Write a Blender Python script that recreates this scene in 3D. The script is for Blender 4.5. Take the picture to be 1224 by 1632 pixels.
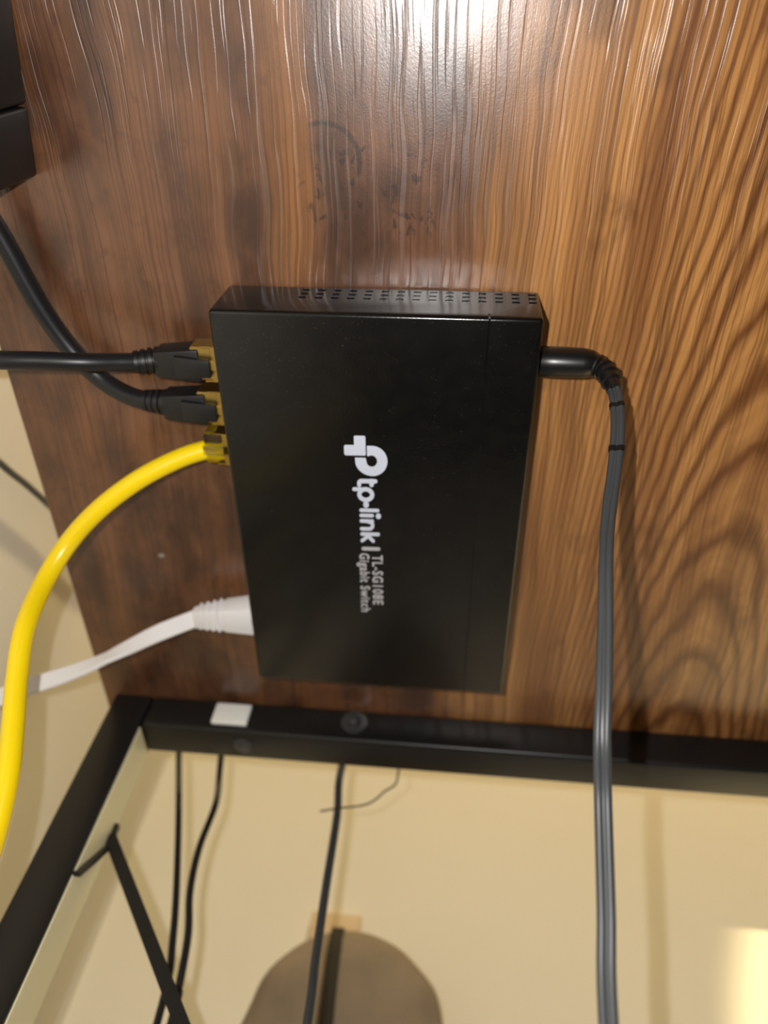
import bpy, bmesh, math, random
from mathutils import Vector, Matrix

random.seed(7)
for o in list(bpy.data.objects):
    bpy.data.objects.remove(o, do_unlink=True)
scene = bpy.context.scene
COL = scene.collection

# ------------------------------------------------------------------ camera
CAM_POS = Vector((0.02625, -0.15926, 0.47344))
RIGHT = Vector((0.99503, 0.00884, 0.09920))
UP = Vector((-0.04841, -0.82751, 0.55937))
FWD = Vector((-0.08703, 0.56139, 0.82296))
cd = bpy.data.cameras.new('camera')
cd.sensor_fit = 'VERTICAL'
cd.sensor_height = 36.0
cd.sensor_width = 27.0
cd.lens = 1230.4 / 1632 * 36.0
cd.clip_start = 0.01
cd.dof.use_dof = True
cd.dof.focus_distance = 0.222
cd.dof.aperture_fstop = 7.4
cam = bpy.data.objects.new('camera', cd)
m = Matrix.Identity(4)
for i in range(3):
    m[i][0] = RIGHT[i]; m[i][1] = UP[i]; m[i][2] = -FWD[i]; m[i][3] = CAM_POS[i]
cam.matrix_world = m
COL.objects.link(cam)
scene.camera = cam

# ------------------------------------------------------------------ light
scene.view_settings.view_transform = 'Standard'
scene.view_settings.look = 'None'
scene.view_settings.gamma = 1.0
scene.view_settings.use_curve_mapping = False
scene.view_settings.exposure = 0.0
world = bpy.data.worlds.new('world')
scene.world = world
world.use_nodes = True
bg = world.node_tree.nodes['Background']
bg.inputs[0].default_value = (1.0, 0.80, 0.52, 1)
bg.inputs[1].default_value = 0.03


def lamp(name, kind, loc, energy, color, radius):
    l = bpy.data.lights.new(name, kind)
    l.energy = energy; l.color = color; l.shadow_soft_size = radius
    o = bpy.data.objects.new(name, l)
    o.location = loc
    COL.objects.link(o)
    return o


# the phone's flash, beside and above the lens
lamp('phone_flash', 'POINT', (0.00786, -0.16770, 0.47724), 2.5, (1.0, 0.97, 0.94), 0.0013)
# warm ceiling light of the room, in front of the desk
lamp('ceiling_light', 'POINT', (0.35, -0.75, 2.35), 104.0, (1.0, 0.79, 0.41), 0.06)
# unseen warm spot added low in the room for the bright patch on the wall
sp = lamp('low_spot', 'SPOT', (0.75, -1.60, 0.33), 200.0, (1.0, 0.82, 0.44), 0.01)
tgt = Vector((0.505, 0.315, 0.60))
sp.rotation_euler = (tgt - sp.location).to_track_quat('-Z', 'Y').to_euler()
sp.data.spot_size = 2 * math.atan(0.318 / (tgt - sp.location).length)
sp.data.spot_blend = 0.12

# ------------------------------------------------------------------ materials
MATS = {}


def lin(c):
    r = []
    for v in c:
        v = v / 255.0
        r.append(v / 12.92 if v <= 0.04045 else ((v + 0.055) / 1.055) ** 2.4)
    return (r[0], r[1], r[2], 1.0)


class NT:
    def __init__(self, name):
        self.mat = bpy.data.materials.new(name)
        self.mat.use_nodes = True
        self.t = self.mat.node_tree
        self.b = self.t.nodes['Principled BSDF']
        self.tc = self.t.nodes.new('ShaderNodeTexCoord').outputs['Object']

    def link(self, a, sock):
        if hasattr(a, 'is_linked') or isinstance(a, bpy.types.NodeSocket):
            self.t.links.new(a, sock)
        else:
            sock.default_value = a

    def math(self, op, a, b=0.0, c=0.0, clamp=False):
        n = self.t.nodes.new('ShaderNodeMath'); n.operation = op; n.use_clamp = clamp
        self.link(a, n.inputs[0]); self.link(b, n.inputs[1]); self.link(c, n.inputs[2])
        return n.outputs[0]

    def vec(self, x, y, z=0.0):
        n = self.t.nodes.new('ShaderNodeCombineXYZ')
        for i, v in enumerate((x, y, z)):
            self.link(v, n.inputs[i])
        return n.outputs[0]

    def xyz(self):
        n = self.t.nodes.new('ShaderNodeSeparateXYZ')
        self.t.links.new(self.tc, n.inputs[0])
        return n.outputs

    def noise(self, vec, scale=1.0, detail=3.0, rough=0.5, dist=0.0):
        n = self.t.nodes.new('ShaderNodeTexNoise')
        self.t.links.new(vec, n.inputs['Vector'])
        n.inputs['Scale'].default_value = scale
        n.inputs['Detail'].default_value = detail
        n.inputs['Roughness'].default_value = rough
        n.inputs['Distortion'].default_value = dist
        return n.outputs[0]

    def ramp(self, f, a, b):
        n = self.t.nodes.new('ShaderNodeMapRange')
        n.interpolation_type = 'SMOOTHSTEP'
        self.link(f, n.inputs[0])
        n.inputs[1].default_value = a; n.inputs[2].default_value = b
        n.inputs[3].default_value = 0.0; n.inputs[4].default_value = 1.0
        return n.outputs[0]

    def mix(self, f, a, b, mode='MIX'):
        n = self.t.nodes.new('ShaderNodeMix'); n.data_type = 'RGBA'; n.blend_type = mode
        self.link(f, n.inputs[0]); self.link(a, n.inputs[6]); self.link(b, n.inputs[7])
        return n.outputs[2]

    def bump(self, h, strength, dist, normal=None):
        n = self.t.nodes.new('ShaderNodeBump')
        n.inputs['Strength'].default_value = strength
        n.inputs['Distance'].default_value = dist
        self.link(h, n.inputs['Height'])
        if normal is not None:
            self.t.links.new(normal, n.inputs['Normal'])
        return n.outputs[0]

    def set(self, **k):
        for key, v in k.items():
            s = self.b.inputs[key.replace('_', ' ')]
            self.link(v, s)
        return self.mat


def simple(name, srgb, rough=0.5, metallic=0.0, spec=0.5, var=0.0, vscale=300.0, bump=0.0, bscale=900.0, **kw):
    n = NT(name)
    col = lin(srgb)
    if var > 0:
        f = n.noise(n.tc, vscale, 4.0, 0.6)
        dark = tuple(c * (1 - var) for c in col[:3]) + (1,)
        lite = tuple(min(1, c * (1 + var)) for c in col[:3]) + (1,)
        n.set(Base_Color=n.mix(f, dark, lite))
    else:
        n.set(Base_Color=col)
    n.set(Roughness=rough, Metallic=metallic, Specular_IOR_Level=spec)
    if bump > 0:
        n.set(Normal=n.bump(n.noise(n.tc, bscale, 2.0), bump, 0.0004))
    for k, v in kw.items():
        n.b.inputs[k.replace('_', ' ')].default_value = v
    MATS[name] = n.mat
    return n.mat


def wood():
    n = NT('rustic_wood')
    X, Y, Z = n.xyz()
    # slow wander of the grain
    wob = n.noise(n.vec(n.math('MULTIPLY', X, 14.0), n.math('MULTIPLY', Y, 9.0), 0.3), 1.0, 3.0, 0.5)
    wob = n.math('SUBTRACT', wob, 0.5)
    xs = n.math('ADD', X, n.math('MULTIPLY', wob, 0.016))
    wob2 = n.math('SUBTRACT', n.noise(n.vec(n.math('MULTIPLY', X, 60.0), n.math('MULTIPLY', Y, 22.0), 4.1), 1.0, 3.0), 0.5)
    # cathedral arches on the right part of the board: y = c + a (x - x0)^2
    axis = n.math('ADD', 0.131, n.math('MULTIPLY', wob, 0.012))
    dx = n.math('SUBTRACT', xs, axis)
    dx2 = n.math('MULTIPLY', dx, dx)
    v = n.math('SUBTRACT', Y, n.math('MULTIPLY', dx2, 120.0))
    v = n.math('ADD', v, n.math('MULTIPLY', wob2, 0.040))
    ph = n.math('MULTIPLY', v, 2 * math.pi / 0.033)
    ring = n.math('MULTIPLY_ADD', n.math('SINE', ph), 0.5, 0.5)
    ring = n.math('POWER', ring, 2.2)
    ph2 = n.math('MULTIPLY', v, 2 * math.pi / 0.0093)
    ring2 = n.math('MULTIPLY_ADD', n.math('SINE', ph2), 0.5, 0.5)
    near = n.ramp(n.math('ABSOLUTE', dx), 0.075, 0.02)
    # straight fine streaks along the board
    st1 = n.noise(n.vec(n.math('MULTIPLY', xs, 620.0), n.math('MULTIPLY', Y, 4.5), 1.7), 1.0, 3.0, 0.55)
    st2 = n.noise(n.vec(n.math('MULTIPLY', xs, 1500.0), n.math('MULTIPLY', Y, 7.0), 5.2), 1.0, 2.0, 0.5)
    st3 = n.noise(n.vec(n.math('MULTIPLY', xs, 75.0), n.math('MULTIPLY', Y, 6.0), 9.0), 1.0, 3.0, 0.5)
    mott = n.noise(n.vec(n.math('MULTIPLY', X, 46.0), n.math('MULTIPLY', Y, 26.0), 2.0), 1.0, 4.0, 0.6)
    mott2 = n.noise(n.vec(n.math('MULTIPLY', X, 170.0), n.math('MULTIPLY', Y, 110.0), 7.0), 1.0, 4.0, 0.65)
    # dark stained half
    dark = n.mix(n.ramp(mott, 0.32, 0.68), lin((67, 43, 29)), lin((118, 79, 53)))
    dark = n.mix(n.math('MULTIPLY', n.ramp(st3, 0.45, 0.68), 0.45), dark, lin((138, 90, 52)))
    dark = n.mix(n.math('MULTIPLY', n.ramp(mott2, 0.54, 0.72), 0.45), dark, lin((60, 33, 18)))
    # honey coloured half
    honey = n.mix(n.ramp(st3, 0.3, 0.7), lin((146, 97, 54)), lin((197, 142, 82)))
    honey = n.mix(n.math('MULTIPLY', n.math('MULTIPLY', ring, 0.85), n.math('MULTIPLY_ADD', near, 0.60, 0.38)), honey, lin((98, 52, 22)))
    honey = n.mix(n.math('MULTIPLY', n.math('MULTIPLY', ring2, 0.18), near), honey, lin((120, 68, 30)))
    blot = n.math('MULTIPLY', n.ramp(mott, 0.56, 0.72), 0.6)
    honey = n.mix(blot, honey, lin((92, 52, 26)))
    side = n.math('ADD', X, n.math('MULTIPLY', n.math('SUBTRACT', st3, 0.5), 0.05))
    side = n.math('ADD', side, n.math('MULTIPLY', wob, 0.03))
    sel = n.ramp(side, 0.012, 0.062)
    col = n.mix(sel, dark, honey)
    # one paler streak running through the dark half
    ps = n.math('ABSOLUTE', n.math('ADD', n.math('SUBTRACT', xs, -0.029), n.math('MULTIPLY', wob, 0.01)))
    ps = n.math('MULTIPLY', n.ramp(ps, 0.010, 0.001), n.ramp(Y, -0.05, -0.10))
    col = n.mix(n.math('MULTIPLY', ps, 0.42), col, lin((176, 118, 56)))
    # fine grain over everything
    col = n.mix(n.math('MULTIPLY', n.ramp(st1, 0.50, 0.66), 0.36), col, lin((74, 40, 20)))
    col = n.mix(n.math('MULTIPLY', n.ramp(st2, 0.50, 0.64), 0.42), col, lin((66, 36, 18)))
    # black distress marks left of the honey grain
    mk = n.noise(n.vec(n.math('MULTIPLY', X, 330.0), n.math('MULTIPLY', Y, 190.0), 3.3), 1.0, 3.0, 0.6, 0.6)
    ex = n.math('DIVIDE', n.math('SUBTRACT', X, -0.002), 0.024)
    ey = n.math('DIVIDE', n.math('SUBTRACT', Y, -0.108), 0.020)
    rr = n.math('ADD', n.math('MULTIPLY', ex, ex), n.math('MULTIPLY', ey, ey))
    marks = n.math('MULTIPLY', n.ramp(mk, 0.56, 0.66), n.ramp(rr, 1.3, 0.4))
    # a curved scratch-like stroke
    cx = n.math('SUBTRACT', X, -0.0165); cy = n.math('SUBTRACT', Y, -0.1165)
    rad = n.math('SQRT', n.math('ADD', n.math('MULTIPLY', cx, cx), n.math('MULTIPLY', cy, cy)))
    arc = n.ramp(n.math('ABSOLUTE', n.math('SUBTRACT', rad, 0.0105)), 0.0011, 0.0003)
    arc = n.math('MULTIPLY', arc, n.ramp(n.math('SUBTRACT', cx, cy), 0.004, 0.008))
    marks = n.math('MAXIMUM', marks, arc)
    col = n.mix(n.math('MULTIPLY', marks, 0.75), col, lin((44, 27, 17)))
    # faint dark knot patches
    kn = n.noise(n.vec(n.math('MULTIPLY', X, 26.0), n.math('MULTIPLY', Y, 17.0), 11.0), 1.0, 4.0, 0.6)
    col = n.mix(n.math('MULTIPLY', n.ramp(kn, 0.58, 0.74), 0.55), col, lin((56, 34, 20)))
    n.set(Base_Color=col)
    # pressed pores of the laminate
    pore = n.noise(n.vec(n.math('MULTIPLY', xs, 680.0), n.math('MULTIPLY', Y, 14.0), 8.8), 1.0, 2.0, 0.5)
    pore = n.ramp(pore, 0.55, 0.63)
    grit = n.noise(n.vec(n.math('MULTIPLY', X, 1900.0), n.math('MULTIPLY', Y, 1500.0), 2.5), 1.0, 2.0, 0.6)
    h = n.math('ADD', n.math('MULTIPLY', pore, -1.0), n.math('MULTIPLY', grit, 0.35))
    nb = n.bump(h, 0.36, 0.0002)
    n.set(Normal=nb, Roughness=n.math('MULTIPLY_ADD', pore, 0.10, 0.29), Specular_IOR_Level=0.9)
    MATS['wood'] = n.mat
    return n.mat


def wall_paint():
    n = NT('wall_paint')
    f = n.noise(n.tc, 9.0, 3.0)
    n.set(Base_Color=n.mix(f, lin((224, 218, 206)), lin((232, 227, 216))), Roughness=0.75, Specular_IOR_Level=0.25)
    n.set(Normal=n.bump(n.noise(n.tc, 420.0, 3.0), 0.12, 0.001))
    MATS['wall'] = n.mat


def switch_paint():
    n = NT('switch_paint')
    f = n.noise(n.tc, 160.0, 5.0, 0.65)
    spk = n.noise(n.tc, 1500.0, 2.0, 0.6)
    c = n.mix(n.ramp(f, 0.35, 0.7), lin((11, 11, 11)), lin((17, 16, 15)))
    c = n.mix(n.math('MULTIPLY', n.ramp(spk, 0.68, 0.76), 0.55), c, lin((70, 66, 60)))
    n.set(Base_Color=c, Roughness=0.22, Specular_IOR_Level=0.5)
    n.set(Normal=n.bump(n.noise(n.tc, 1400.0, 2.0), 0.06, 0.0004))
    MATS['switch'] = n.mat


def floor_mat():
    n = NT('floor_carpet')
    f = n.noise(n.tc, 260.0, 4.0)
    n.set(Base_Color=n.mix(f, lin((38, 33, 28)), lin((54, 48, 41))), Roughness=0.95)
    MATS['floor'] = n.mat


wood(); wall_paint(); switch_paint(); floor_mat()
simple('frame', (23, 23, 24), rough=0.36, spec=0.5, bump=0.05, bscale=700.0)
simple('frame_khaki', (252, 246, 208), rough=0.30, metallic=0.0)  # pale khaki colour for the inner side of one leg
simple('port_dark', (10, 10, 10), rough=0.6)
simple('print_white', (196, 203, 220), rough=0.6)
simple('print_grey', (176, 176, 180), rough=0.6)
simple('black_jacket', (24, 25, 28), rough=0.38, spec=0.5)
simple('black_boot', (20, 20, 22), rough=0.45, spec=0.5)
simple('cord_jacket', (58, 61, 64), rough=0.42, spec=0.5)
simple('cord_plug', (18, 18, 19), rough=0.32, spec=0.55)
simple('yellow_jacket', (255, 222, 14), rough=0.28, spec=0.5)
simple('white_jacket', (246, 245, 248), rough=0.4, spec=0.5)
simple('gold_shell', (214, 184, 108), rough=0.28, metallic=1.0)
simple('steel', (190, 188, 182), rough=0.25, metallic=1.0)
simple('clear_plastic', (240, 238, 230), rough=0.06, Transmission_Weight=1.0, IOR=1.45)
simple('bolt_black', (62, 62, 63), rough=0.28, spec=0.6)
simple('pad_white', (250, 251, 246), rough=0.55)
simple('box_plastic', (27, 27, 28), rough=0.42, spec=0.5, var=0.25, vscale=900.0, bump=0.08)
simple('bulge_brown', (126, 113, 100), rough=0.9, var=0.35, vscale=42.0, bump=0.2, bscale=300.0)
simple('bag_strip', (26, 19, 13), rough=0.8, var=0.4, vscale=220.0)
simple('hook_tan', (205, 182, 150), rough=0.6)
simple('thread', (62, 58, 40), rough=0.9)
simple('glue', (190, 182, 170), rough=0.12, Transmission_Weight=0.5)

# ------------------------------------------------------------------ mesh helpers


def mobj(name, bm, mat, parent=None, smooth=True, angle=35):
    bmesh.ops.recalc_face_normals(bm, faces=bm.faces[:])
    me = bpy.data.meshes.new(name)
    bm.to_mesh(me); bm.free()
    if smooth:
        me.polygons.foreach_set('use_smooth', [True] * len(me.polygons))
        me.set_sharp_from_angle(angle=math.radians(angle))
    me.materials.append(MATS[mat] if isinstance(mat, str) else mat)
    o = bpy.data.objects.new(name, me)
    COL.objects.link(o)
    if parent is not None:
        o.parent = parent
        o.matrix_parent_inverse = Matrix.Translation(parent.location).inverted()
    return o


def empty(name, loc):
    o = bpy.data.objects.new(name, None)
    o.empty_display_size = 0.02
    o.location = loc
    COL.objects.link(o)
    return o


def tag(o, label, cat, group=None):
    o['label'] = label; o['category'] = cat
    if group:
        o['group'] = group
    return o


def struct(o, label):
    o['kind'] = 'structure'; o['label'] = label; o['category'] = o.name.split('_')[0]
    return o


def box(bm, lo, hi, bev=0.0, seg=2):
    lo = Vector(lo); hi = Vector(hi)
    r = bmesh.ops.create_cube(bm, size=1.0)
    vs = r['verts']
    for v in vs:
        v.co = Vector(((v.co.x + .5) * (hi.x - lo.x) + lo.x, (v.co.y + .5) * (hi.y - lo.y) + lo.y, (v.co.z + .5) * (hi.z - lo.z) + lo.z))
    if bev > 0:
        es = list({e for v in vs for e in v.link_edges})
        bmesh.ops.bevel(bm, geom=es, offset=bev, segments=seg, profile=0.5, affect='EDGES')
    return bm


def boxm(lo, hi, bev=0.0, seg=2):
    return box(bmesh.new(), lo, hi, bev, seg)


def catmull(pts, per=8):
    P = [Vector(p) for p in pts]
    P = [P[0] * 2 - P[1]] + P + [P[-1] * 2 - P[-2]]
    out = []
    for i in range(1, len(P) - 2):
        p0, p1, p2, p3 = P[i - 1:i + 3]
        for k in range(per):
            t = k / per
            out.append(0.5 * ((2 * p1) + (p2 - p0) * t + (2 * p0 - 5 * p1 + 4 * p2 - p3) * t * t + (3 * p1 - p0 - 3 * p2 + p3) * t ** 3))
    out.append(P[-2].copy())
    return out


def circle(r, n=14):
    return [(r * math.cos(2 * math.pi * k / n), r * math.sin(2 * math.pi * k / n)) for k in range(n)]


def sweep(bm, path, prof, ref=(0.0, -0.45, -0.9), scale=None, twist=None, cap=True):
    """sweep a closed profile (list of 2D points) along a list of points"""
    ref = Vector(ref)
    rings = []
    n = len(path)
    for i, p in enumerate(path):
        t = (path[min(i + 1, n - 1)] - path[max(i - 1, 0)]).normalized()
        nn = ref - t * ref.dot(t)
        if nn.length < 1e-4:
            nn = Vector((1, 0, 0)) - t * t.x
        nn.normalize()
        w = t.cross(nn)
        if twist:
            a = twist[i]
            nn, w = nn * math.cos(a) + w * math.sin(a), w * math.cos(a) - nn * math.sin(a)
        s = scale[i] if scale else 1.0
        rings.append([bm.verts.new(p + (w * x + nn * y) * s) for x, y in prof])
    k = len(prof)
    for a, b in zip(rings, rings[1:]):
        for j in range(k):
            bm.faces.new((a[j], a[(j + 1) % k], b[(j + 1) % k], b[j]))
    if cap:
        bm.faces.new(list(reversed(rings[0]))); bm.faces.new(rings[-1])
    return bm


def tube(pts, r, per=8, n=14):
    return sweep(bmesh.new(), catmull(pts, per), circle(r, n))


def lathe(bm, prof, origin, axis, n=24):
    """prof: list of (radius, distance along the axis)"""
    axis = Vector(axis).normalized(); origin = Vector(origin)
    u = axis.orthogonal().normalized(); w = axis.cross(u)
    rings = []
    for r, h in prof:
        rings.append([bm.verts.new(origin + axis * h + (u * math.cos(2 * math.pi * k / n) + w * math.sin(2 * math.pi * k / n)) * max(r, 1e-6)) for k in range(n)])
    for a, b in zip(rings, rings[1:]):
        for j in range(n):
            bm.faces.new((a[j], a[(j + 1) % n], b[(j + 1) % n], b[j]))
    bm.faces.new(rings[0]); bm.faces.new(list(reversed(rings[-1])))
    return bm


def frustum(bm, x0, x1, a, b, bev=0.0006):
    """block along x with rectangular ends a=(cy,cz,hy,hz) and b"""
    vs = []
    for x, (cy, cz, hy, hz) in ((x0, a), (x1, b)):
        vs.append([bm.verts.new((x, cy + sy * hy, cz + sz * hz)) for sy, sz in ((-1, -1), (1, -1), (1, 1), (-1, 1))])
    f = [bm.faces.new(vs[0]), bm.faces.new(list(reversed(vs[1])))]
    for j in range(4):
        f.append(bm.faces.new((vs[0][j], vs[1][j], vs[1][(j + 1) % 4], vs[0][(j + 1) % 4])))
    if bev:
        es = list({e for q in f for e in q.edges})
        bmesh.ops.bevel(bm, geom=es, offset=bev, segments=2, profile=0.5, affect='EDGES')
    return bm


# ------------------------------------------------------------------ the setting
H = 0.72            # underside of the desk top above the floor
WALL_Y = 0.315
WALL_X = -0.175
struct(mobj('floor', boxm((WALL_X - .12, -3.2, -.05), (3.0, WALL_Y + .12, 0)), 'floor', smooth=False), 'carpeted floor below the desk')
struct(mobj('wall_back', boxm((WALL_X - .12, WALL_Y, 0), (3.0, WALL_Y + .12, 2.6)), 'wall', smooth=False), 'warm beige painted wall behind the desk')
struct(mobj('wall_left', boxm((WALL_X - .12, -3.2, 0), (WALL_X, WALL_Y, 2.6)), 'wall', smooth=False), 'cream painted wall beside the left edge of the desk')

# ------------------------------------------------------------------ the desk
DX0, DX1, DY0, DY1 = -0.1377, 0.95, -0.46, 0.146
desk = empty('desk', (0.4, -0.15, 0))
tag(desk, 'rustic brown wooden desk with a black metal tube frame, seen from below', 'desk')
mobj('desktop', boxm((DX0, DY0, H), (DX1, DY1, H + .018), .0006, 1), 'wood', desk)['label'] = 'dark and honey brown wood grain board'
LX0, LX1, LY0, LY1 = -0.1315, -0.113, 0.1225, 0.1440
RX0, RX1 = DX1 - .0247, DX1 - .0062
FY0, FY1 = DY0 + .006, DY0 + .0275
for (x0, x1, y0, y1) in ((LX0, LX1, LY0, LY1), (RX0, RX1, LY0, LY1), (LX0, LX1, FY0, FY1), (RX0, RX1, FY0, FY1)):
    mobj('leg', boxm((x0, y0, 0.0), (x1, y1, H - .0002), .0012, 2), 'frame', desk)
face = mobj('leg_inner_face', boxm((LX1 - .0004, LY0 + .0012, .012), (LX1 + .0005, LY1 - .0004, H - .0186), .0002, 1), 'frame_khaki', desk)
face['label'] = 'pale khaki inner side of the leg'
rail = mobj('rail', boxm((LX1 + .0006, .1225, H - .0182), (RX0, .1412, H - .0002), .0016, 3), 'frame', desk)
mobj('rail', boxm((LX1 + .0006, FY0, H - .0182), (RX0, FY1, H - .0002), .0016, 3), 'frame', desk)
mobj('rail', boxm((LX1 + .0006, .1225, .060), (RX0, .1412, .0784), .0016, 2), 'frame', desk)
for (x0, x1) in ((LX0, LX1), (RX0, RX1)):
    mobj('rail', boxm((x0, FY1, .060), (x1, LY0, .0784), .0016, 2), 'frame', desk)


def bar(p, q, w, d, mat, name, parent):
    p = Vector(p); q = Vector(q)
    bm = bmesh.new()
    sweep(bm, [p, (p + q) / 2, q], [(-w / 2, -d / 2), (w / 2, -d / 2), (w / 2, d / 2), (-w / 2, d / 2)], ref=(0, 1, 0))
    return mobj(name, bm, mat, parent)


bar((-0.1125, .1400, .6560), (.346, .1395, .0780), .0052, .003, 'frame', 'cross_brace', desk)
bar((RX0, .1400, .6560), (RX0 - .4585, .1395, .0780), .0052, .003, 'frame', 'cross_brace', desk)
bar((-0.1120, .1235, .6290), (-0.1120, .1436, .6560), .0040, .0016, 'frame', 'brace_end_bar', desk)  # dark diagonal bar across the leg's pale inner side
bar((-0.1118, .1410, .662), (-0.1118, .1410, .652), .0020, .003, 'frame', 'brace_end_bar', desk)  # small tab at the top of the brace
# bolt in the front side of the rear rail, and a countersunk screw underneath
bm = lathe(bmesh.new(), [(.0062, 0), (.0062, .0006), (.0046, .0008)], (-.0139, .1225, H - .0080), (0, -1, 0), 28)
bolt = mobj('bolt', bm, 'bolt_black', desk)
bm = lathe(bmesh.new(), [(.0030, .0006), (.0030, .0018), (.0026, .0030), (.0016, .0037), (.0003, .0040)], (-.0139, .1225, H - .0080), (0, -1, 0), 24)
mobj('bolt_head', bm, 'bolt_black', bolt)
bm = lathe(bmesh.new(), [(.0046, 0), (.0044, .0005), (.0030, .0009), (.0004, .0010)], (-.0648, .1318, H - .0182), (0, 0, -1), 24)
mobj('screw', bm, 'bolt_black', desk)

pad = mobj('adhesive_pad', boxm((-.0800, .1202, H - .0151), (-.0630, .1226, H - .0034), .0008, 3), 'pad_white')
tag(pad, 'small white rectangular pad stuck on the black rear rail of the desk', 'pad')

# ------------------------------------------------------------------ the network switch
W, L, T = 0.101, 0.158, 0.025
ZB = H - T
sw = empty('network_switch', (0, 0, H))
tag(sw, 'flat black network switch with white lettering, fixed under the wooden desk', 'network switch')
bm = boxm((-W / 2, -L / 2, ZB), (W / 2, L / 2, H - .0003), .0013, 4)
hous = mobj('housing', bm, 'switch', sw)
PORT_Y = [-.0575 + .0160 * i for i in range(8)]
cut = bmesh.new()
for i in range(15):
    x = -.0238 + .00513 * i
    for zz in (.0042, .0078, .0114):
        box(cut, (x - .0012, -L / 2 - .002, H - zz - .0009), (x + .0012, -L / 2 + .0005, H - zz + .0009))
for y in PORT_Y:
    box(cut, (-W / 2 - .002, y - .0062, ZB + .0072), (-W / 2 + .013, y + .0062, ZB + .0175))
box(cut, (W / 2 - .010, -.0605 - .0048, H - .0170), (W / 2 + .002, -.0605 + .0048, H - .0080))
SEAM = -W / 2 + .843 * W
box(cut, (SEAM - .0003, -L / 2 + .0006, ZB - .001), (SEAM + .0003, L / 2 + .001, ZB + .0006))
box(cut, (SEAM - .0003, -L / 2 - .001, ZB - .001), (SEAM + .0003, -L / 2 + .0006, ZB + .0035))
cme = bpy.data.meshes.new('cutter'); cut.to_mesh(cme); cut.free()
cob = bpy.data.objects.new('cutter', cme); COL.objects.link(cob)
bo = hous.modifiers.new('cut', 'BOOLEAN'); bo.operation = 'DIFFERENCE'; bo.object = cob; bo.solver = 'EXACT'; bo.use_self = True
bpy.context.view_layer.update()
dg = bpy.context.evaluated_depsgraph_get()
nm = bpy.data.meshes.new_from_object(hous.evaluated_get(dg))
hous.modifiers.clear()
nm.polygons.foreach_set('use_smooth', [True] * len(nm.polygons))
nm.set_sharp_from_angle(angle=math.radians(30))
hous.data = nm
bpy.data.objects.remove(cob, do_unlink=True)
for y in PORT_Y:   # shielded jacks
    b = bmesh.new()
    x0, x1 = -W / 2 - .0006, -W / 2 + .0125
    box(b, (x0, y - .0078, ZB + .0058), (x1 - .006, y - .0062, ZB + .0188))
    box(b, (x0, y + .0062, ZB + .0058), (x1 - .006, y + .0078, ZB + .0188))
    box(b, (x0, y - .0062, ZB + .0058), (x1 - .006, y + .0062, ZB + .0072))
    box(b, (x0, y - .0062, ZB + .0175), (x1 - .006, y + .0062, ZB + .0188))
    mobj('port_shield', b, 'steel', sw, smooth=False)
jk = bmesh.new()
lathe(jk, [(.0046, 0), (.0046, -.008), (.0014, -.0081), (.0014, -.001), (.0010, 0)], (W / 2 - .0002, -.0605, H - .0125), (1, 0, 0))
mobj('power_jack', jk, 'port_dark', sw)
bm = lathe(bmesh.new(), [(.0032, 0), (.0030, .0012), (.0018, .0022), (.0004, .0024)], (-.0085, L / 2 - .0001, H - .0115), (0, 1, 0), 18)
mobj('ground_screw', bm, 'bolt_black', sw)

# printed mark and lettering on the face that looks down; text runs along +y, its top points to +x
ZP = ZB - .00004


def mark_obj(name, bm, mat, parent, label=None):
    o = mobj(name, bm, mat, parent, smooth=False)
    if label:
        o['label'] = label
    return o


LAYER = [0]


def prism2d(bm, pts, z0=ZP, z1=ZB + .0001):
    LAYER[0] = (LAYER[0] + 1) % 8
    z0 = z0 - LAYER[0] * 1.2e-5
    a = [bm.verts.new((x, y, z0)) for x, y in pts]
    b = [bm.verts.new((x, y, z1)) for x, y in pts]
    k = len(pts)
    bm.faces.new(a); bm.faces.new(list(reversed(b)))
    for j in range(k):
        bm.faces.new((a[j], a[(j + 1) % k], b[(j + 1) % k], b[j]))


def P(c, r):
    """mark coordinates: c across (towards +x), r along the reading direction (towards +y)"""
    return (-.0070 + (c - 400) * 4.36e-5, -.0381 + (r - 160) * 5.21e-5 + (max(r - 500, 0) ** 2) * 6.4e-9 - (c - 400) * 1.2e-6)


def rrect(c0, c1, r0, r1, q):
    out = []
    for cc, rr_, a0 in ((c1 - q, r1 - q, 0), (c0 + q, r1 - q, 90), (c0 + q, r0 + q, 180), (c1 - q, r0 + q, 270)):
        for k in range(5):
            a = math.radians(a0 + 22.5 * k)
            out.append(P(cc + q * math.cos(a), rr_ + q * math.sin(a)))
    return out


def stroke(bm, pts, w):
    """flat pen stroke with round ends through mark points, one prism per segment outline"""
    n = len(pts)
    left, right = [], []
    for i in range(n):
        a = pts[max(i - 1, 0)]; b = pts[min(i + 1, n - 1)]
        d = math.hypot(b[0] - a[0], b[1] - a[1]) or 1
        nx, ny = -(b[1] - a[1]) / d * w / 2, (b[0] - a[0]) / d * w / 2
        left.append((pts[i][0] + nx, pts[i][1] + ny)); right.append((pts[i][0] - nx, pts[i][1] - ny))

    def capo(c, frm):
        o = []
        a0 = math.atan2(frm[1] - c[1], frm[0] - c[0])
        for k in range(1, 6):
            a = a0 - math.pi * k / 6
            o.append((c[0] + w / 2 * math.cos(a), c[1] + w / 2 * math.sin(a)))
        return o
    out = left + capo(pts[-1], left[-1]) + list(reversed(right)) + capo(pts[0], right[0])
    prism2d(bm, [P(*q) for q in out])


def arcpts(c, r, rc, rr_, a0, a1, n=14):
    return [(c + rc * math.cos(math.radians(a0 + (a1 - a0) * k / n)), r + rr_ * math.sin(math.radians(a0 + (a1 - a0) * k / n))) for k in range(n + 1)]


b = bmesh.new()
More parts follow.
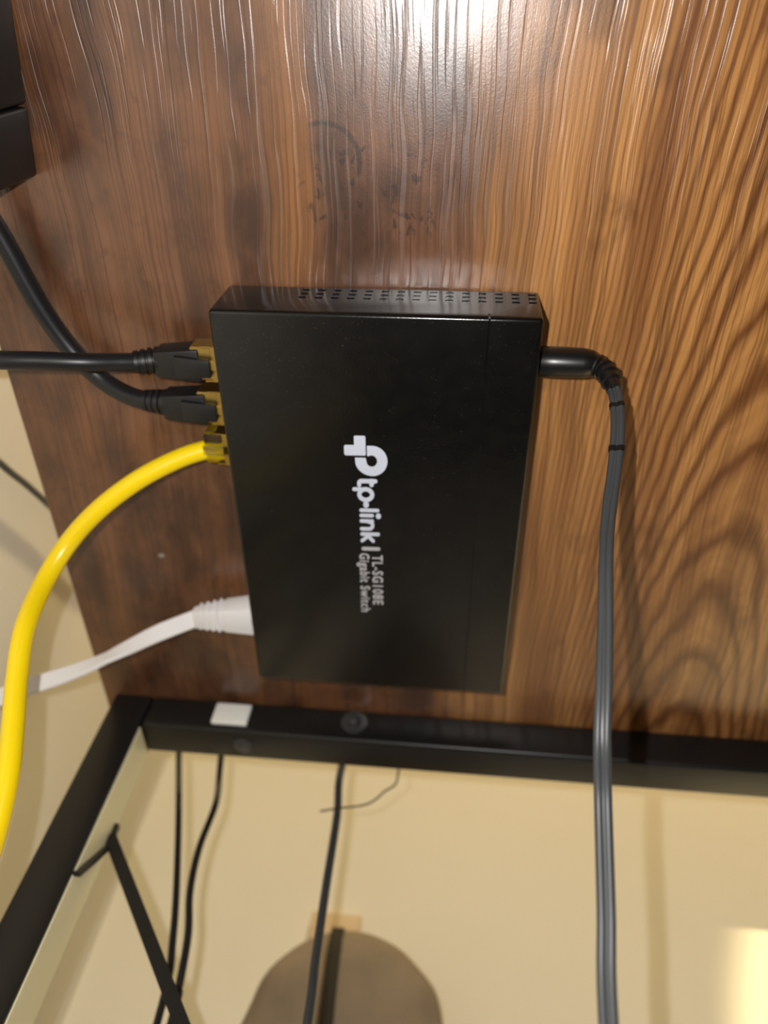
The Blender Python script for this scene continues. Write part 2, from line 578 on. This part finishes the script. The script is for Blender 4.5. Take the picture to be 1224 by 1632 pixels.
# the crossed stem of the emblem
prism2d(b, rrect(402, 490, 165, 308, 10))
prism2d(b, rrect(324, 486, 232, 308, 14))
# its bowl: three quarters of a ring around a round hole
outer = [(500, 236)] + arcpts(540, 348, 116, 112, -90, 90, 18) + arcpts(540, 348, 134, 112, 90, 172, 10) + [(406, 324)]
inner = [(488, 324)] + list(reversed(arcpts(534, 348, 42, 42, -118, 150, 18))) + [(500, 312)]
va = [b.verts.new((*P(*q), ZP)) for q in outer]; vb = [b.verts.new((*P(*q), ZP)) for q in inner]
es = []
loop = va + vb
for i in range(len(loop)):
    es.append(b.edges.new((loop[i], loop[(i + 1) % len(loop)])))
bmesh.ops.triangle_fill(b, edges=es, use_beauty=True)
mark_obj('emblem', b, 'print_white', sw, 'white rounded tp emblem')
b = bmesh.new()
SW_ = 33
stroke(b, [(560, 500), (450, 500)] + arcpts(450, 518, 18, 18, 270, 180, 5) + [(432, 530)], SW_)       # t
stroke(b, [(530, 497), (530, 528)], 34)
stroke(b, [(390, 563), (480, 563)], SW_ - 4)                                                           # p
stroke(b, arcpts(482, 603, 51, 41, -180, 0, 14), SW_)
stroke(b, arcpts(482, 603, 51, 41, 0, 180, 14), SW_)
stroke(b, [(482, 680), (482, 683)], 46)                                                                # dot
stroke(b, [(440, 724), (575, 724)], SW_ - 6)                                                           # l
stroke(b, [(440, 764), (530, 764)], SW_ - 6)                                                           # i
stroke(b, [(580, 766), (580, 768)], 42)
stroke(b, [(440, 806), (530, 806)], SW_ - 6)                                                           # n
stroke(b, [(480, 806), (515, 815)] + arcpts(500, 838, 32, 28, -40, 90, 8) + [(440, 866)], SW_ - 6)
stroke(b, [(442, 906), (576, 906)], SW_ - 6)                                                           # k
stroke(b, [(482, 912), (534, 958)], SW_ - 6)
stroke(b, [(492, 922), (442, 958)], SW_ - 6)
mark_obj('brand_lettering', b, 'print_white', sw, 'white printed lettering tp-link')
b = bmesh.new(); prism2d(b, rrect(436, 590, 1005, 1032, 12))
mark_obj('divider_stroke', b, 'print_grey', sw)


def text(name, body, c0, r0, r1, cap, mat, bold):
    cu = bpy.data.curves.new(name, 'FONT')
    cu.body = body; cu.size = 1.0; cu.space_character = 1.14; cu.offset = 0.0; cu.extrude = 0.0; cu.resolution_u = 3
    o = bpy.data.objects.new(name, cu); COL.objects.link(o)
    bpy.context.view_layer.update()
    me = bpy.data.meshes.new_from_object(o.evaluated_get(bpy.context.evaluated_depsgraph_get()))
    bpy.data.objects.remove(o, do_unlink=True)
    x0 = min(v.co.x for v in me.vertices); x1 = max(v.co.x for v in me.vertices)
    # heavier letters: the same outlines laid over each other with small shifts
    V, Fc = [], []
    for k, (sx, sy) in enumerate(((-bold, -bold), (bold, -bold), (bold, bold), (-bold, bold), (0, 0))):
        base = len(V)
        for v in me.vertices:
            r = r0 + (v.co.x + sx - x0) / (x1 - x0) * (r1 - r0)
            x, y = P(c0 + (v.co.y + sy) / 0.70 * cap, r)
            V.append((x, y, ZP - k * 1.2e-5))
        Fc += [[base + i for i in p.vertices] for p in me.polygons]
    me = bpy.data.meshes.new(name)
    me.from_pydata(V, [], Fc)
    me.materials.append(MATS[mat])
    t = bpy.data.objects.new(name, me); COL.objects.link(t)
    t.parent = sw
    t.matrix_parent_inverse = Matrix.Translation(sw.location).inverted()
    return t


text('model_lettering', 'TL-SG108E', 524, 1068, 1446, 86, 'print_grey', .026)['label'] = 'grey printed lettering TL-SG108E'
text('type_lettering', 'Gigabit Switch', 418, 1056, 1506, 80, 'print_grey', .026)['label'] = 'grey printed lettering Gigabit Switch'

# ------------------------------------------------------------------ cables
BLACK_CABLE_A = [(-0.1346, -0.0646, 0.6860), (-0.1180, -0.0631, 0.6890), (-0.1074, -0.0620, 0.6920), (-0.0950, -0.0602, 0.6960), (-0.0852, -0.0580, 0.7020), (-0.0775, -0.0566, 0.7065)]
BLACK_CABLE_B = [(-0.1288, -0.1355, 0.7080), (-0.1233, -0.1137, 0.7090), (-0.1193, -0.0960, 0.7100), (-0.1136, -0.0741, 0.7115), (-0.1071, -0.0583, 0.7125), (-0.0982, -0.0472, 0.7120), (-0.0880, -0.0423, 0.7095), (-0.0778, -0.0410, 0.7075)]
YELLOW_CABLE = [(-0.0570, -0.0230, 0.7075), (-0.0629, -0.0231, 0.7065), (-0.0725, -0.0207, 0.7030), (-0.0852, -0.0154, 0.6970), (-0.0986, -0.0065, 0.6910), (-0.1104, 0.0050, 0.6860), (-0.1160, 0.0135, 0.6733), (-0.1151, 0.0182, 0.6541), (-0.1127, 0.0264, 0.6392), (-0.1090, 0.0324, 0.6263), (-0.1053, 0.0373, 0.6137), (-0.1033, 0.0424, 0.6020), (-0.1024, 0.0471, 0.5908), (-0.1008, 0.0516, 0.5716)]
WHITE_CABLE = [(-0.0748, 0.0575, 0.7075), (-0.0816, 0.0600, 0.7065), (-0.0948, 0.0650, 0.7030), (-0.1082, 0.0710, 0.6990), (-0.1210, 0.0760, 0.6940), (-0.1333, 0.0791, 0.6890), (-0.1452, 0.0810, 0.6840), (-0.1581, 0.0851, 0.6800), (-0.1724, 0.0887, 0.6740)]
HANG_CABLE_A = [(-0.1120, 0.1000, 0.7415), (-0.1120, 0.1400, 0.7430), (-0.1115, 0.1620, 0.7360), (-0.1096, 0.1700, 0.7252), (-0.0953, 0.1720, 0.6795), (-0.0831, 0.1740, 0.6346), (-0.0790, 0.1760, 0.6014)]
HANG_CABLE_B = [(-0.0860, 0.1000, 0.7415), (-0.0880, 0.1400, 0.7430), (-0.0880, 0.1620, 0.7360), (-0.0848, 0.1700, 0.7146), (-0.0816, 0.1700, 0.6965), (-0.0820, 0.1680, 0.6717), (-0.0793, 0.1660, 0.6498), (-0.0743, 0.1660, 0.6313), (-0.0722, 0.1680, 0.6116), (-0.0718, 0.1700, 0.5996)]
HANG_CABLE_C = [(-0.0200, 0.1000, 0.7418), (-0.0200, 0.1400, 0.7435), (-0.0205, 0.1580, 0.7360), (-0.0224, 0.1630, 0.7113), (-0.0205, 0.1630, 0.6905), (-0.0199, 0.1620, 0.6559), (-0.0189, 0.1600, 0.6236), (-0.0177, 0.1580, 0.5999)]
STRAND = [(0.0064, 0.1580, 0.7232), (0.0064, 0.1600, 0.7154), (0.0055, 0.1600, 0.7080), (0.0005, 0.1600, 0.7033), (-0.0027, 0.1600, 0.6992), (-0.0082, 0.1600, 0.6952), (-0.0197, 0.1595, 0.6921), (-0.0284, 0.1600, 0.6900)]
THIN_WALL_CABLE = [(-0.1680, -0.0382, 0.7142), (-0.1680, 0.0083, 0.7421), (-0.1680, 0.0288, 0.7560), (-0.1680, 0.0538, 0.7712), (-0.1680, 0.1114, 0.8033)]
POWER_CORD = [(0.0534, -0.0605, 0.7075), (0.0605, -0.0614, 0.7070), (0.0673, -0.0610, 0.7060), (0.0713, -0.0601, 0.7030), (0.0734, -0.0583, 0.6960), (0.0739, -0.0552, 0.6870), (0.0733, -0.0500, 0.6770), (0.0716, -0.0438, 0.6660), (0.0690, -0.0382, 0.6520), (0.0672, -0.0337, 0.6380), (0.0661, -0.0259, 0.6223), (0.0649, -0.0186, 0.6080), (0.0643, -0.0117, 0.5985), (0.0649, -0.0008, 0.5892), (0.0645, 0.0096, 0.5695), (0.0635, 0.0174, 0.5498)]


ZC = H - .0125


def plug(parent, y, shell, length=.020):
    """an RJ45 plug pushed into the jack at y; the body leaves towards -x"""
    x0 = -W / 2 + .009
    b = boxm((x0 - length, y - .0058, ZC - .0040), (x0, y + .0058, ZC + .0040), .0005, 1)
    con = mobj('connector', b, shell, parent)
    b = bmesh.new()
    box(b, (x0 - length, y - .0016, ZC - .0056), (x0 - .0015, y + .0016, ZC - .0046), .0002, 1)
    box(b, (x0 - .0030, y - .0016, ZC - .0056), (x0 - .0015, y + .0016, ZC - .0038))
    mobj('latch', b, shell, con)
    return con


def shield(con, y):
    x0 = -W / 2 - .0008
    b = bmesh.new()
    for yy in (-.0062, .0058):
        box(b, (x0 - .0060, y + yy, ZC - .0040), (x0, y + yy + .0004, ZC + .0030))
    box(b, (x0 - .0032, y - .0062, ZC - .0046), (x0 - .0006, y + .0062, ZC - .0041), .0002, 1)
    mobj('shield_band', b, 'gold_shell', con)


def black_cable(path, y, label, grp):
    o = empty('ethernet_cable', (-W / 2 - .012, y, ZC))
    tag(o, label, 'cable', grp)
    con = plug(o, y, 'gold_shell')
    shield(con, y)
    xb = -.0585
    e = Vector(path[-1])
    b = frustum(bmesh.new(), xb, xb - .0155, (y + .0006, ZC - .0002, .0058, .0047), (e.y * .55 + y * .45 + .0002, ZC - .0002, .0045, .0043), .0008)
    # hood over the latch
    frustum(b, xb + .004, xb - .008, (y + .0008, ZC - .0056, .0030, .0012), (y + .0006, ZC - .0052, .0038, .0010), .0003)
    boot = mobj('boot', b, 'black_boot', o)
    d0 = Vector((xb - .0145, e.y * .55 + y * .45, ZC))
    b = bmesh.new()
    dirv = (Vector(path[-2]) * .25 + e * .75 - d0).normalized() * .0085
    for k in range(4):
        c = d0 + dirv * (.12 + .27 * k)
        rr_ = .0045 - .00022 * k
        lathe(b, [(rr_ * .8, -.0009), (rr_, -.0006), (rr_, .0006), (rr_ * .8, .0009)], c, dirv, 18)
    lathe(b, [(.0038, 0), (.0034, dirv.length * 1.05)], d0, dirv, 16)
    mobj('strain_relief', b, 'black_boot', boot)
    return o


A = black_cable(BLACK_CABLE_A, PORT_Y[0], 'black ethernet cable running straight left from the topmost port', 'ethernet cables in the switch')
ext = [(-0.158, -0.070, 0.60), (-0.160, -0.072, 0.40), (-0.158, -0.07, 0.05), (-0.120, -0.07, 0.0032), (-0.02, -0.09, 0.0032)]
mobj('jacket', tube(list(reversed(ext)) + [(-0.149, -0.0665, 0.678)] + BLACK_CABLE_A + [(-.072, -.0572, H - .0125)], .0030, 10), 'black_jacket', A)
B = black_cable(BLACK_CABLE_B, PORT_Y[1], 'black ethernet cable curving up to the black box, second port from the top', 'ethernet cables in the switch')
mobj('jacket', tube([(-0.1245, -.1135, .7075)] + BLACK_CABLE_B[2:] + [(-.073, -.0413, H - .0125)], .0033, 10), 'black_jacket', B)

Y_ = empty('ethernet_cable', (-W / 2 - .012, PORT_Y[2], ZC))
tag(Y_, 'bright yellow ethernet cable arching down the left side', 'cable', 'ethernet cables in the switch')
yc = PORT_Y[2]
con = plug(Y_, yc, 'clear_plastic')
shield(con, yc)
ext = [(-0.1015, 0.058, 0.50), (-0.104, 0.065, 0.25), (-0.104, 0.060, 0.04), (-0.10, 0.05, 0.0036), (-0.09, -0.01, 0.0036)]
mobj('jacket', tube([(-.0500, yc + .001, ZC)] + YELLOW_CABLE + ext, .0035, 10, 16), 'yellow_jacket', Y_)

Wc = empty('ethernet_cable', (-W / 2 - .012, PORT_Y[7], ZC))
tag(Wc, 'flat white ethernet cable with a white plug in the lowest port', 'cable', 'ethernet cables in the switch')
wy = PORT_Y[7]
plug(Wc, wy, 'clear_plastic', .0115)
b = frustum(bmesh.new(), -.0512, -.0660, (wy + .0004, ZC, .0072, .0056), (wy + .0018, ZC, .0058, .0046), .0012)
boot = mobj('boot', b, 'white_jacket', Wc)
b = frustum(bmesh.new(), -.0655, -.0790, (wy + .0018, ZC, .0056, .0042), (wy + .0036, ZC - .0006, .0046, .0022), .0010)
for k in range(4):
    x = -.0675 - .0028 * k
    yy = wy + .0020 + .0004 * k
    hw = .0058 - .0003 * k
    box(b, (x - .0006, yy - hw, ZC - .0044 + .0004 * k), (x + .0006, yy + hw, ZC + .0044 - .0004 * k), .0003, 1)
mobj('strain_relief', b, 'white_jacket', boot)
path = catmull([(-.0700, .0568, ZC)] + WHITE_CABLE[:-1] + [(-.1660, .0880, .674), (-.1690, .092, .60), (-.169, .10, .3), (-.165, .10, .03), (-.155, .105, .0037), (-.14, .115, .0037)], 12)
n = len(path)
prof = [(-.0036, -.0005), (-.0031, -.0010), (.0031, -.0010), (.0036, -.0005), (.0036, .0005), (.0031, .0010), (-.0031, .0010), (-.0036, .0005)]
tw = []
for i in range(n):
    s = i / 12.0
    if s < 2.2: a = 0.0
    elif s < 4.6: a = 1.15 * (s - 2.2) / 2.4
    elif s < 7: a = 1.15 - .75 * (s - 4.6) / 2.4
    else: a = .4
    tw.append(a)
mobj('jacket', sweep(bmesh.new(), path, prof, twist=tw), 'white_jacket', Wc)

# ---- the mains adapter's cord on the right
pc = empty('power_cord', (W / 2, -.0605, ZC))
tag(pc, 'black twin power cord plugged into the right side of the switch', 'power cord')
dp = Vector(POWER_CORD[2]) - Vector(POWER_CORD[0])
bm = lathe(bmesh.new(), [(.0026, -.009), (.0026, -.0035), (.0043, -.0032), (.0048, -.0024), (.0049, .004), (.0047, .0118), (.0041, .0150), (.0036, .0156)], POWER_CORD[0], dp, 28)
pl = mobj('plug_body', bm, 'cord_plug', pc)
full = catmull(POWER_CORD[1:] + [(.0625, .026, .50), (.061, .040, .40), (.060, .045, .2), (.060, .03, .03), (.07, .0, .004), (.20, -.05, .004)], 14)
bm = bmesh.new()
sr = full[14:14 * 3 + 4]
ns = len(sr)
sweep(bm, sr, circle(.0032, 16), scale=[1.05 - .25 * i / (ns - 1) for i in range(ns)])
for i in range(1, ns - 2, 6):
    t = (sr[i + 1] - sr[i - 1])
    rr_ = .0040 - .0009 * i / ns
    lathe(bm, [(rr_ * .8, -.0008), (rr_, -.0004), (rr_, .0004), (rr_ * .8, .0008)], sr[i], t, 18)
mobj('strain_relief', bm, 'cord_plug', pl)
cordp = full[14 * 2 + 8:]
R0 = .00106
prof = []
for k in range(13):
    a = math.radians(-140 + 280 * k / 12)
    prof.append((R0 * .98 + R0 * math.cos(a), R0 * math.sin(a)))
for k in range(13):
    a = math.radians(40 + 280 * k / 12)
    prof.append((-R0 * .98 + R0 * math.cos(a), R0 * math.sin(a)))
tw = []
for i in range(len(cordp)):
    s = i / 14.0
    if s < 2.5: a = .35
    elif s < 5.2: a = .35 + .60 * (s - 2.5) / 2.7
    elif s < 9.0: a = .95 - .85 * (s - 5.2) / 3.8
    else: a = .1
    tw.append(a)
mobj('jacket', sweep(bmesh.new(), cordp, prof, twist=tw), 'cord_jacket', pc)
for s in (1.3, 2.7):
    i = int(s * 14)
    bm = sweep(bmesh.new(), [cordp[i], cordp[i + 1], cordp[i + 2]], [(x * 1.13, y * 1.2) for x, y in prof], twist=tw[i:i + 3])
    mobj('cord_band', bm, 'cord_plug', pc)

# ---- cables hanging between the desk and the wall
hangs = ((HANG_CABLE_A, .0016, [(-.080, .178, .50), (-.095, .19, .25), (-.105, .20, .03), (-.12, .21, .0017), (-.16, .24, .0017)],
          'thin black cable hanging straight down nearest the desk leg'),
         (HANG_CABLE_B, .0016, [(-.0725, .175, .50), (-.070, .19, .25), (-.068, .20, .03), (-.05, .18, .0017), (.06, .10, .0017)],
          'thin black cable hanging in an S curve behind the rail, second from the leg'),
         (HANG_CABLE_C, .0019, [(-.016, .157, .50), (-.014, .16, .25), (-.014, .16, .03), (.0, .15, .002), (.1, .12, .002)],
          'dark grey cable hanging before the wall in front of the brown rounded bulge'))
for pth, r, ext, lab in hangs:
    o = mobj('hanging_cable', tube(pth + ext, r, 10, 12), 'cord_jacket' if r > .0018 else 'black_jacket')
    tag(o, lab, 'cable', 'cables hanging behind the desk')
th = mobj('thin_cable', tube([(-.173, -.30, .60)] + THIN_WALL_CABLE + [(-.171, .16, .86), (-.172, .20, 1.0), (-.172, .21, 1.3)], .0016, 8, 10), 'cord_jacket')
tag(th, 'thin grey cable running along the left wall beside the desk edge', 'cable')
st = mobj('loose_strand', tube(STRAND, .0005, 6, 6), 'thread')
tag(st, 'thin crooked dark strand dangling below the rail across the grey cable', 'strand')

# ------------------------------------------------------------------ black box under the desk, upper left
bx = empty('plastic_box', (-.120, -.19, H))
tag(bx, 'black plastic box with an end seam, fixed under the desk at upper left', 'box')


def rot_box(lo, hi, bev):
    bm = boxm(lo, hi, bev, 3)
    # the box stands slightly askew to the desk edge
    for v in bm.verts:
        v.co.x -= (v.co.y + .1118) * .103
    return bm


mobj('body', rot_box((-.1365, -.34, H - .045), (-.1071, -.1318, H - .0003), .0012), 'box_plastic', bx)
mobj('end_cap', rot_box((-.1365, -.1312, H - .045), (-.1071, -.1118, H - .0003), .0012), 'box_plastic', bx)

# ------------------------------------------------------------------ things against the wall
hk = mobj('wall_hook', boxm((-.047, WALL_Y - .006, .693), (-.0165, WALL_Y, .7225), .001, 2), 'hook_tan')  # flat tan square on the wall above the dome
tag(hk, 'small tan square panel on the wall above the brown rounded bulge', 'panel')
bulge = empty('rounded_bag', (-.016, .28, .45))  # grey brown dome shape just off the wall
tag(bulge, 'grey brown dome shaped bulge in front of the beige wall', 'bulge')
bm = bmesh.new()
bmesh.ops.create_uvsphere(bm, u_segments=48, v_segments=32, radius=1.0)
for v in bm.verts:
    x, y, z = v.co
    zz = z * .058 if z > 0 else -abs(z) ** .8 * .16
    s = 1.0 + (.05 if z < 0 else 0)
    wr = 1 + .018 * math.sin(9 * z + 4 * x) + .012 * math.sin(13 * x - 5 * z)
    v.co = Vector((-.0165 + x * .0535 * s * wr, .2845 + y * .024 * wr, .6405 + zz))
body = mobj('pouch', bm, 'bulge_brown', bulge)
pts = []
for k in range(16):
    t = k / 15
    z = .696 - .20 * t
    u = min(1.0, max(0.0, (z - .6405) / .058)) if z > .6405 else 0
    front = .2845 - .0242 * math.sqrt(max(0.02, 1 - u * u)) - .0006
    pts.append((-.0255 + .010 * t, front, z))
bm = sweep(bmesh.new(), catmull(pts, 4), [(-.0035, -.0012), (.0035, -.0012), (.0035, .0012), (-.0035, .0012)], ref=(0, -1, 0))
mobj('front_strip', bm, 'bag_strip', bulge)  # dark strip running down the front of the dome
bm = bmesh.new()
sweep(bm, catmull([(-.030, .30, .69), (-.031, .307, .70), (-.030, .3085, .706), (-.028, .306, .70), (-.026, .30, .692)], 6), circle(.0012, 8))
mobj('top_loop', bm, 'bag_strip', bulge)  # small dark loop at the top of the dome

# small shiny blob on the wood beside the yellow cable
bm = bmesh.new()
bmesh.ops.create_uvsphere(bm, u_segments=16, v_segments=10, radius=1.0)
for v in bm.verts:
    v.co = Vector((-.0935 + v.co.x * .0016, .0363 + v.co.y * .0012, H + .0001 - .0003 + v.co.z * .0007))
tag(mobj('glue_drop', bm, 'glue'), 'tiny shiny blob on the wood beside the yellow cable', 'blob')
